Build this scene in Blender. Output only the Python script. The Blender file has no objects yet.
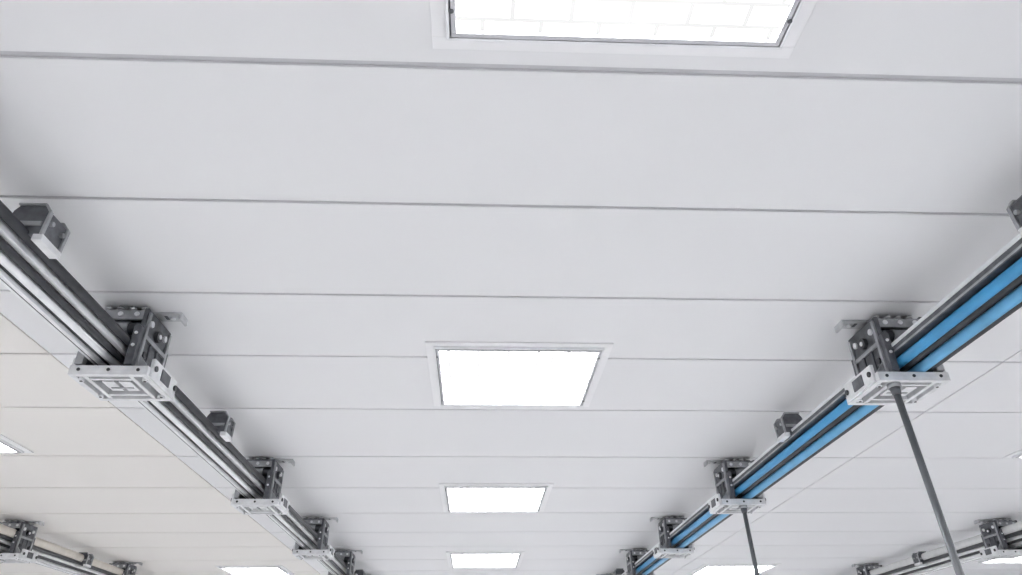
import bpy, bmesh, math, random
from mathutils import Vector, Matrix
random.seed(4)
scene=bpy.context.scene
scene.view_settings.view_transform='Standard'
scene.view_settings.look='None'
COL=scene.collection
CZ=2.8   # ceiling height
# ------------------------------------------------------------ materials
def mat(name,color,rough=0.5,metal=0.0,noise=0.0,nscale=20.0,bump=0.0,bscale=200.0,spec=0.5):
    m=bpy.data.materials.new(name); m.use_nodes=True
    nt=m.node_tree; b=nt.nodes["Principled BSDF"]
    b.inputs["Base Color"].default_value=(*color,1)
    b.inputs["Roughness"].default_value=rough
    b.inputs["Metallic"].default_value=metal
    b.inputs["Specular IOR Level"].default_value=spec
    tc=nt.nodes.new("ShaderNodeTexCoord")
    if noise>0:
        n=nt.nodes.new("ShaderNodeTexNoise"); n.inputs["Scale"].default_value=nscale; n.inputs["Detail"].default_value=4
        nt.links.new(tc.outputs["Object"],n.inputs["Vector"])
        r=nt.nodes.new("ShaderNodeValToRGB")
        r.color_ramp.elements[0].position=0.3; r.color_ramp.elements[1].position=0.7
        r.color_ramp.elements[0].color=(*[c*(1-noise) for c in color],1)
        r.color_ramp.elements[1].color=(*[min(1,c*(1+noise)) for c in color],1)
        nt.links.new(n.outputs["Fac"],r.inputs[0]); nt.links.new(r.outputs[0],b.inputs["Base Color"])
    if bump>0:
        n2=nt.nodes.new("ShaderNodeTexNoise"); n2.inputs["Scale"].default_value=bscale
        nt.links.new(tc.outputs["Object"],n2.inputs["Vector"])
        bp=nt.nodes.new("ShaderNodeBump"); bp.inputs["Strength"].default_value=bump; bp.inputs["Distance"].default_value=0.002
        nt.links.new(n2.outputs["Fac"],bp.inputs["Height"]); nt.links.new(bp.outputs[0],b.inputs["Normal"])
    return m
M_PANEL=mat("ceiling_panel_white",(0.81,0.812,0.832),0.45,noise=0.006,nscale=1.5)
M_BEIGE=mat("ceiling_panel_warm",(0.850,0.826,0.800),0.45,noise=0.006,nscale=1.5)
M_JOINT=mat("panel_joint_grey",(0.60,0.60,0.63),0.7,noise=0.03)
M_FLOOR=mat("floor_vinyl",(0.82,0.82,0.83),0.5,noise=0.03,nscale=3)
M_WALL=mat("wall_paint",(0.68,0.68,0.69),0.6,noise=0.01)
M_FLANGE=mat("lamp_flange_white",(0.88,0.88,0.90),0.4,noise=0.01)
M_RIM=mat("lamp_rim_aluminium",(0.56,0.56,0.59),0.4,0.5,noise=0.05)
M_DARK=mat("bracket_charcoal",(0.12,0.125,0.14),0.42,0.3,noise=0.3,nscale=30,bump=0.2)
M_GREY=mat("bracket_mid_grey",(0.38,0.39,0.41),0.4,0.45,noise=0.2,nscale=25)
M_BLACK=mat("cable_black",(0.036,0.038,0.044),0.4,noise=0.3,nscale=15)
M_SILVER=mat("aluminium",(0.84,0.85,0.87),0.3,0.45,noise=0.06,nscale=18)
M_LIGHTG=mat("cast_light_grey",(0.77,0.78,0.80),0.42,0.2,noise=0.10,nscale=22)
M_PLATE=mat("mounting_plate_zinc",(0.60,0.61,0.63),0.4,0.5,noise=0.1,nscale=25)
M_BLUE=mat("hose_blue",(0.055,0.31,0.60),0.3,noise=0.12,nscale=8)
M_BLUE2=mat("hose_light_blue",(0.13,0.40,0.67),0.3,noise=0.12,nscale=8)
M_CREAM=mat("conduit_cream",(0.80,0.75,0.68),0.45,noise=0.05)
M_WHITEC=mat("conduit_white",(0.76,0.76,0.76),0.45,noise=0.05)
M_ROD=mat("rod_grey",(0.16,0.17,0.18),0.35,0.4,noise=0.15,nscale=12)
# diffuser: opal prismatic sheet, fine ribs with slightly dimmer joints
def diffuser():
    m=bpy.data.materials.new("lamp_diffuser_prismatic"); m.use_nodes=True
    nt=m.node_tree; nt.nodes.clear(); L=nt.links
    o=nt.nodes.new("ShaderNodeOutputMaterial"); e=nt.nodes.new("ShaderNodeEmission")
    tc=nt.nodes.new("ShaderNodeTexCoord")
    mp=nt.nodes.new("ShaderNodeMapping"); mp.inputs["Location"].default_value=(5.02,5.0,0)
    br=nt.nodes.new("ShaderNodeTexBrick"); br.offset=0.5; br.squash=1.0
    br.inputs["Scale"].default_value=1.0
    br.inputs["Brick Width"].default_value=0.12; br.inputs["Row Height"].default_value=0.055
    br.inputs["Mortar Size"].default_value=0.0075; br.inputs["Mortar Smooth"].default_value=0.5
    br.inputs["Color1"].default_value=(1,1,1,1); br.inputs["Color2"].default_value=(1,1,1,1); br.inputs["Mortar"].default_value=(0,0,0,1)
    L.new(tc.outputs["Object"],mp.inputs[0]); L.new(mp.outputs[0],br.inputs["Vector"])
    pw=nt.nodes.new("ShaderNodeMath"); pw.operation='POWER'; pw.inputs[1].default_value=2.0
    r=nt.nodes.new("ShaderNodeMapRange"); r.inputs["To Min"].default_value=0.0; r.inputs["To Max"].default_value=18.3
    L.new(br.outputs["Color"],pw.inputs[0]); L.new(pw.outputs[0],r.inputs["Value"])
    n=nt.nodes.new("ShaderNodeTexNoise"); n.inputs["Scale"].default_value=5
    L.new(tc.outputs["Object"],n.inputs["Vector"])
    r1=nt.nodes.new("ShaderNodeMapRange"); r1.inputs["From Min"].default_value=0.35; r1.inputs["From Max"].default_value=0.6
    r1.inputs["To Min"].default_value=0.91; r1.inputs["To Max"].default_value=1.0
    L.new(n.outputs["Fac"],r1.inputs["Value"])
    s=nt.nodes.new("ShaderNodeMath"); s.operation='ADD'
    L.new(r.outputs[0],s.inputs[0]); L.new(r1.outputs[0],s.inputs[1]); L.new(s.outputs[0],e.inputs["Strength"])
    e.inputs["Color"].default_value=(0.995,0.998,1.0,1)
    L.new(e.outputs[0],o.inputs[0]); return m
M_DIFF=diffuser()
# ------------------------------------------------------------ mesh builder
class MB:
    def __init__(s,flip=1): s.bm=bmesh.new(); s.mats=[]; s.f=flip
    def mi(s,m):
        if m not in s.mats: s.mats.append(m)
        return s.mats.index(m)
    def box(s,x0,x1,y0,y1,z0,z1,m):
        x0,x1=sorted((x0*s.f,x1*s.f))
        v=[s.bm.verts.new(p) for p in ((x0,y0,z0),(x1,y0,z0),(x1,y1,z0),(x0,y1,z0),(x0,y0,z1),(x1,y0,z1),(x1,y1,z1),(x0,y1,z1))]
        k=s.mi(m)
        for f in ((3,2,1,0),(4,5,6,7),(0,1,5,4),(1,2,6,5),(2,3,7,6),(3,0,4,7)):
            s.bm.faces.new([v[i] for i in f]).material_index=k
    def prism(s,prof,y0,y1,m):
        k=s.mi(m); n=len(prof)
        a=[s.bm.verts.new((p[0]*s.f,y0,p[1])) for p in prof]; b=[s.bm.verts.new((p[0]*s.f,y1,p[1])) for p in prof]
        fs=[s.bm.faces.new(a),s.bm.faces.new(b[::-1])]
        for i in range(n): fs.append(s.bm.faces.new((a[i],b[i],b[(i+1)%n],a[(i+1)%n])))
        for f in fs: f.material_index=k
    def cyl(s,p,q,r,m,seg=16,r2=None):
        p=Vector((p[0]*s.f,p[1],p[2])); q=Vector((q[0]*s.f,q[1],q[2])); d=q-p
        rot=d.to_track_quat('Z','Y').to_matrix().to_4x4()
        res=bmesh.ops.create_cone(s.bm,cap_ends=True,segments=seg,radius1=r,radius2=r if r2 is None else r2,depth=d.length,matrix=Matrix.Translation((p+q)/2)@rot)
        k=s.mi(m)
        for f in {f for v in res['verts'] for f in v.link_faces}:
            f.material_index=k
            if len(f.verts)==4: f.smooth=True
    def mesh(s,name):
        bmesh.ops.recalc_face_normals(s.bm,faces=s.bm.faces[:])
        me=bpy.data.meshes.new(name); s.bm.to_mesh(me); s.bm.free()
        for m in s.mats: me.materials.append(m)
        return me
def obj(name,me,loc=(0,0,0),parent=None,bevel=0):
    o=bpy.data.objects.new(name,me); o.location=loc; COL.objects.link(o)
    if parent: o.parent=parent
    if bevel:
        b=o.modifiers.new("bevel","BEVEL"); b.width=bevel; b.segments=2; b.limit_method='ANGLE'; b.angle_limit=math.radians(40)
    return o
# ------------------------------------------------------------ room
X0,X1,Y0,Y1=-7.0,8.0,-4.5,13.5
seamsY=[Y0,-3.9,-3.4,-2.9,-2.4,-1.9,-1.4,-0.9,-0.41,0.09,0.59,1.083,1.583,2.101,2.602,3.196,3.953,4.636,5.351,6.04,6.66,7.35,8.05,8.75,9.45,10.15,10.85,11.55,12.25,12.95,Y1]
seamsX=[X0,-5.6,-1.70,2.20,6.1,X1]
mb=MB()
T=0.008
def gap(y):
    return 0.0090 if abs(y-1.083)<.01 else 0.0066
for i in range(len(seamsX)-1):
    for j in range(len(seamsY)-1):
        gx=0.0035
        mb.box(seamsX[i]+gx,seamsX[i+1]-gx,seamsY[j]+gap(seamsY[j]),seamsY[j+1]-gap(seamsY[j+1]),CZ,CZ+T,M_BEIGE if i<2 else M_PANEL)
mb.box(X0,X1,Y0,Y1,CZ+T,CZ+0.1,M_JOINT)
obj("ceiling",mb.mesh("ceiling"),bevel=0.0012)
mb=MB(); mb.box(X0,X1,Y0,Y1,-0.1,0,M_FLOOR); obj("floor",mb.mesh("floor"))
for n,b in (("wall_left",(X0-.1,X0,Y0,Y1)),("wall_right",(X1,X1+.1,Y0,Y1)),("wall_back",(X0-.1,X1+.1,Y1,Y1+.1)),("wall_front",(X0-.1,X1+.1,Y0-.1,Y0))):
    mb=MB(); mb.box(*b,0,CZ+0.1,M_WALL); obj(n,mb.mesh(n))
# ------------------------------------------------------------ ceiling lamps
def lamp(xa,xb,ya,yb):
    cx,cy=(xa+xb)/2,(ya+yb)/2; w,h=(xb-xa)/2,(yb-ya)/2
    root=bpy.data.objects.new("ceiling_light_panel",None); root.location=(cx,cy,CZ); COL.objects.link(root)
    mb=MB()
    fl=0.046; t=0.006; rim=0.015
    def ring(o,i,z0,z1,m):
        mb.box(-w-o,w+o,-h-o,-h-i,z0,z1,m); mb.box(-w-o,w+o,h+i,h+o,z0,z1,m)
        mb.box(-w-o,-w-i,-h-i,h+i,z0,z1,m); mb.box(w+i,w+o,-h-i,h+i,z0,z1,m)
    ring(fl,rim,-t,0,M_FLANGE)
    ring(rim,rim*0.55,-0.016,0,M_SILVER)
    ring(rim*0.55,rim*.30,-0.010,0,M_DARK)
    ring(rim*0.30,-0.006,-0.018,0,M_RIM)
    obj("frame",mb.mesh("lamp_frame"),parent=root,bevel=0.001)
    mb=MB(); mb.box(-w+.006,w-.006,-h+.006,h-.006,-0.005,-0.001,M_DIFF)
    obj("diffuser",mb.mesh("lamp_diffuser"),parent=root)
    mb=MB()
    for sx in (-1,1):
        for sy in (-1,1):
            mb.cyl((sx*(w+.003),sy*(h-.06),-0.016),(sx*(w+.003),sy*(h-.06),-0.020),0.005,M_DARK,10)
    obj("screws",mb.mesh("lamp_screws"),parent=root)
lamp(-0.062,0.618,0.36,0.985)
lamp(-0.165,0.478,2.50,3.09)
lamp(-0.203,0.442,4.57,5.24)
lamp(-0.243,0.405,6.96,7.75)
for y in (9.3,11.6,-1.3,-3.4): lamp(-0.25,0.41,y,y+.65)  # rows behind the camera, here and below: unseen, added for illumination
for y in (-3.0,-0.8,1.2,3.21): lamp(-3.13,-2.485,y,y+.63)
for y in (7.70,10.2,12.0): lamp(-2.60,-2.02,y,y+.65)
for y in (-3.0,-0.8,1.2,3.28): lamp(3.14,3.76,y,y+.61)
for y in (7.72,10.2,12.0): lamp(2.42,3.15,y,y+.65)
for x in (-5.6,5.6):
    for y in (-3,-1,1,3,5,7,9,11): lamp(x-.3,x+.3,y,y+.6)  # far side rows out of view, added to help light the room
# ------------------------------------------------------------ bracket assembly (z=0 is the ceiling, +u points to room centre)
def bracket_mesh(f,name):
    b=MB(f)
    # ceiling mounting angle with slots
    b.box(-0.075,0.172,-0.030,0.030,-0.007,0.0,M_PLATE)
    b.box(0.164,0.172,-0.030,0.030,-0.026,-0.007,M_PLATE)
    b.cyl((0.132,0,-0.007),(0.132,0,-0.014),0.009,M_SILVER,8)
    b.box(0.104,0.116,-.014,.014,-0.0085,-.006,M_DARK)
    b.box(-0.078,-0.05,-0.06,0.06,-0.006,0.0,M_PLATE)
    # head block
    b.box(-0.080,0.080,-0.085,0.085,-0.052,-0.022,M_DARK)
    for u in (-.062,-0.02,.02,.062):
        for y in (-.068,.068):
            b.cyl((u,y,-0.022),(u,y,-0.004),0.011,M_GREY,10)
            b.cyl((u,y,-0.014),(u,y,-0.008),0.015,M_SILVER,6)
    for y in (-0.092,0.092):
        b.box(-0.084,0.084,y-.007,y+.007,-0.064,-0.030,M_GREY)
        for u in (-.055,0,.055): b.cyl((u,y-.012,-.046),(u,y+.012,-.046),0.009,M_SILVER,10)
    # cheeks with stiffening ribs
    for sg in (1,-1):
        u0=0.084*sg
        b.box(u0-.007,u0+.007,-0.100,0.100,-0.245,-0.022,M_DARK)
        for y in (-.086,.086):
            b.box(u0+.007*sg,u0+.015*sg,y-.007,y+.007,-0.238,-0.035,M_GREY)
        for y in (-.028,.028):
            b.box(u0+.007*sg,u0+.013*sg,y-.006,y+.006,-0.238,-0.130,M_DARK)
        b.box(u0+.007*sg,u0+.014*sg,-0.093,0.093,-0.13,-0.115,M_GREY)
        for y in (-.058,.058):
            for z in (-.065,-.18): b.cyl((u0,y,z),(u0+.014*sg,y,z),0.012,M_SILVER if z>-.1 else M_BLACK,12)
        b.cyl((u0,0,-.085),(u0+.02*sg,0,-.085),0.021,M_BLACK,16)
        b.cyl((u0,0,-.085),(u0+.023*sg,0,-.085),0.009,M_SILVER,10)
    # rollers carrying the bundle
    for y in (-.07,.07):
        b.cyl((-.078,y,-.088),(.078,y,-.088),0.022,M_BLACK,18)
        b.cyl((-.03,y,-.088),(.03,y,-.088),0.026,M_GREY,18)
    b.box(-.078,.078,-.045,.045,-.11,-.052,M_DARK)
    for y in (-.104,.104):
        b.prism([(-.092,-.24),(-.092,-.10),(-.075,-.085),(-.066,-.10),(-.066,-.24)],y-.012,y+.012,M_GREY)
        b.prism([(.092,-.24),(.092,-.10),(.075,-.085),(.066,-.10),(.066,-.24)],y-.012,y+.012,M_DARK)
        for z in (-.125,-.17): b.cyl((.079,y-.016,z),(.079,y+.016,z),0.006,M_SILVER,8)
    # bottom tray: open light frame with a large window and a cassette inside
    zt,zb=-0.246,-0.278
    Ua,Ub,V=-0.100,0.150,0.118
    b.box(Ua,Ub,-V,-V+.020,zb,zt,M_LIGHTG); b.box(Ua,Ub,V-.020,V,zb,zt,M_LIGHTG)
    b.box(Ua,Ua+.018,-V+.020,V-.020,zb,zt,M_LIGHTG); b.box(Ub-.020,Ub,-V+.020,V-.020,zb,zt,M_LIGHTG)
    b.box(Ua+.018,Ub-.020,-V+.020,V-.020,zt-.006,zt,M_DARK)
    b.box(-.064,-.050,-V+.020,V-.020,zb+.002,zt-.004,M_LIGHTG); b.box(.084,.098,-V+.020,V-.020,zb+.002,zt-.004,M_LIGHTG)
    b.box(-.050,.084,.062,.074,zb+.002,zt-.004,M_LIGHTG); b.box(-.050,.084,-.074,-.062,zb+.002,zt-.004,M_LIGHTG)
    b.box(-.030,.010,-.036,.044,zb+.008,zt-.006,M_LIGHTG); b.box(.024,.064,-.036,.044,zb+.008,zt-.006,M_LIGHTG)
    b.box(-.020,.054,.010,.020,zb+.006,zb+.010,M_GREY)
    for sg,U in ((1,Ub),(-1,-Ua)):
        b.box(sg*(U-.004),sg*(U+.008),-V+.02,V-.02,zb+.004,zt+.034,M_LIGHTG)
        for y in (-V+.035,V-.035):
            b.cyl((sg*(U+.008),y,-.243),(sg*(U+.014),y,-.243),0.010,M_BLACK,12)
        b.box(sg*(U+.006),sg*(U+.011),-.035,.035,-.262,-.222,M_DARK)
        for y in (-.07,.07):
            b.cyl((sg*(U-.022),y,zb-.004),(sg*(U-.022),y,zt+.010),0.010,M_SILVER,12)
            b.cyl((sg*(U-.022),y,zb-.006),(sg*(U-.022),y,zb-.001),0.005,M_BLACK,8)
    for ya in (-.085,.075):
        b.prism([(.091,-.246),(Ub-.01,-.246),(.091,-.185)],ya,ya+.01,M_GREY)
    for u in (-.07,0.025,.12):
        b.cyl((u,-V-.003,-.261),(u,-V+.002,-.261),0.006,M_BLACK,8)
        b.cyl((u,V+.003,-.261),(u,V-.002,-.261),0.006,M_BLACK,8)
    return b.mesh(name)
def clamp_mesh(f,name):
    b=MB(f)
    b.prism([(.095,-.155),(.100,-.082),(.082,-.064),(.018,-.064),(.006,-.080),(-.004,-.125),(.03,-.155)],-.045,.045,M_DARK)
    for y0 in (-.050,.038):
        b.prism([(.102,-.155),(.106,-.084),(.086,-.058),(.014,-.058),(.014,-.064),(.084,-.064),(.099,-.086),(.095,-.155)],y0,y0+.012,M_GREY)
    b.box(.078,.104,-.046,.046,-.172,-.153,M_LIGHTG)
    b.box(-.06,.09,-.048,-.03,-.128,-.114,M_GREY)
    b.box(-.06,.09,.03,.048,-.128,-.114,M_GREY)
    for y in (-.026,.026):
        b.cyl((.09,y,-.11),(.108,y,-.11),0.007,M_GREY,12)
    return b.mesh(name)
BR={1:bracket_mesh(1,"bracket_l"),-1:bracket_mesh(-1,"bracket_r")}
CL={1:clamp_mesh(1,"clamp_l"),-1:clamp_mesh(-1,"clamp_r")}
YA,YB=-4.3,13.3
def rail(xc,f,kind,bys,cys,cmat=None):
    root=bpy.data.objects.new("overhead_cable_rail",None); root.location=(xc,0,CZ); COL.objects.link(root)
    def part(n,fn,bev=0):
        b=MB(f); fn(b); obj(n,b.mesh(n),parent=root,bevel=bev)
    if kind=="blue":
        part("carrier_beam",lambda b:(b.box(.036,.066,YA,YB,-.174,-.144,M_DARK),b.box(-.05,.036,YA,YB,-.157,-.137,M_DARK),b.box(.061,.069,YA,YB,-.151,-.138,M_SILVER),b.box(.063,.068,YA,YB,-.172,-.165,M_GREY)),.002)
        part("blue_hose_1",lambda b:b.cyl((.038,YA,-.197),(.038,YB,-.197),.0170,M_BLUE,24))
        part("blue_hose_2",lambda b:b.cyl((-.018,YA,-.226),(-.018,YB,-.226),.0180,M_BLUE2,24))
        part("black_cable_1",lambda b:b.cyl((.012,YA,-.204),(.012,YB,-.204),.013,M_BLACK,16))
        part("black_cable_2",lambda b:b.cyl((-.052,YA,-.222),(-.052,YB,-.222),.015,M_BLACK,16))
        part("black_cable_3",lambda b:b.cyl((-.02,YA,-.182),(-.02,YB,-.182),.018,M_BLACK,16))
    else:
        part("carrier_beam",lambda b:(b.box(-.055,.03,YA,YB,-.165,-.135,M_DARK),b.box(.030,.036,YA,YB,-.168,-.133,M_SILVER)),.002)
        part("black_cable_1",lambda b:b.cyl((.052,YA,-.150),(.052,YB,-.150),.0140,M_BLACK,20))
        part("silver_strip_1",lambda b:b.box(.026,.044,YA,YB,-.184,-.168,M_SILVER),.002)
        part("black_cable_2",lambda b:b.cyl((.018,YA,-.191),(.018,YB,-.191),.010,M_BLACK,16))
        part("silver_tube_1",lambda b:b.cyl((-.004,YA,-.204),(-.004,YB,-.204),.0125,M_SILVER,20))
        part("black_cable_3",lambda b:b.cyl((-.024,YA,-.203),(-.024,YB,-.203),.009,M_BLACK,16))
        part("silver_extrusion",lambda b:(b.box(-.050,-.024,YA,YB,-.226,-.212,M_SILVER),b.box(-.052,-.046,YA,YB,-.214,-.196,M_GREY),b.box(-.039,-.036,YA,YB,-.2275,-.212,M_DARK)),.0015)
        if kind=="cream":
            part("conduit",lambda b:b.cyl((.035,YA,-.108),(.035,YB,-.108),.036,cmat,24))
    for y in bys: obj("support_bracket",BR[f],(0,y,0),root,.0015)
    for y in cys: obj("cable_clamp",CL[f],(0,y,0),root,.0015)
    return root
BY=[-3.1,-1.3,0.45,2.27,4.03,5.52,6.86,8.35,9.9,11.5]
rail(-1.230,1,"silver",BY,[-2.2,-0.5,1.58,3.12,7.6])
rail(1.510,-1,"blue",BY,[-2.2,-0.5,1.40,3.10,7.6])
rail(-3.46,1,"cream",[-2,0,1.9,3.7,5.62,7.45,9.3,11.2],[4.7,6.6],M_CREAM)
rail(4.17,-1,"cream",[-2,0,1.9,3.7,5.62,7.75,9.3,11.2],[4.7,6.7],M_WHITEC)
# ------------------------------------------------------------ hanging rods
def rod(x,y,tilt):
    b=MB(); zt=CZ-.278
    b.cyl((0,0,0),(0,0,-.015),.022,M_GREY,20)
    b.cyl((0,0,-.015),(0,0,-.04),.018,M_DARK,20,.014)
    b.cyl((0,0,-.04),(0,0,-1.45),.0115,M_ROD,20)
    b.cyl((0,0,-1.45),(0,0,-1.60),.018,M_BLACK,20)
    b.cyl((0,0,-1.60),(0,0,-1.63),.018,M_SILVER,20,.008)
    o=obj("hanging_rod",b.mesh("hanging_rod"),(x,y,zt)); o.rotation_euler=(0,-tilt,0)
rod(1.425,2.185,.040); rod(1.487,3.94,.030)
# ------------------------------------------------------------ world + camera
w=bpy.data.worlds.new("world"); scene.world=w; w.use_nodes=True
w.node_tree.nodes["Background"].inputs[0].default_value=(0.9,0.93,1,1)
w.node_tree.nodes["Background"].inputs[1].default_value=0.5
F=700.0
Yv=Vector((-36,-412.5,-F)).normalized(); Xv=Vector((15989,-207.5,-F)).normalized()
Xv=(Xv-Yv*Xv.dot(Yv)).normalized(); Zv=Xv.cross(Yv)
cam=bpy.data.cameras.new("camera"); cam.sensor_width=36; cam.lens=36*F/1022; cam.clip_start=.02
co=bpy.data.objects.new("camera",cam); COL.objects.link(co)
co.matrix_world=Matrix.Translation((0,0,1.6))@Matrix((Xv,Yv,Zv)).to_4x4()
scene.camera=co
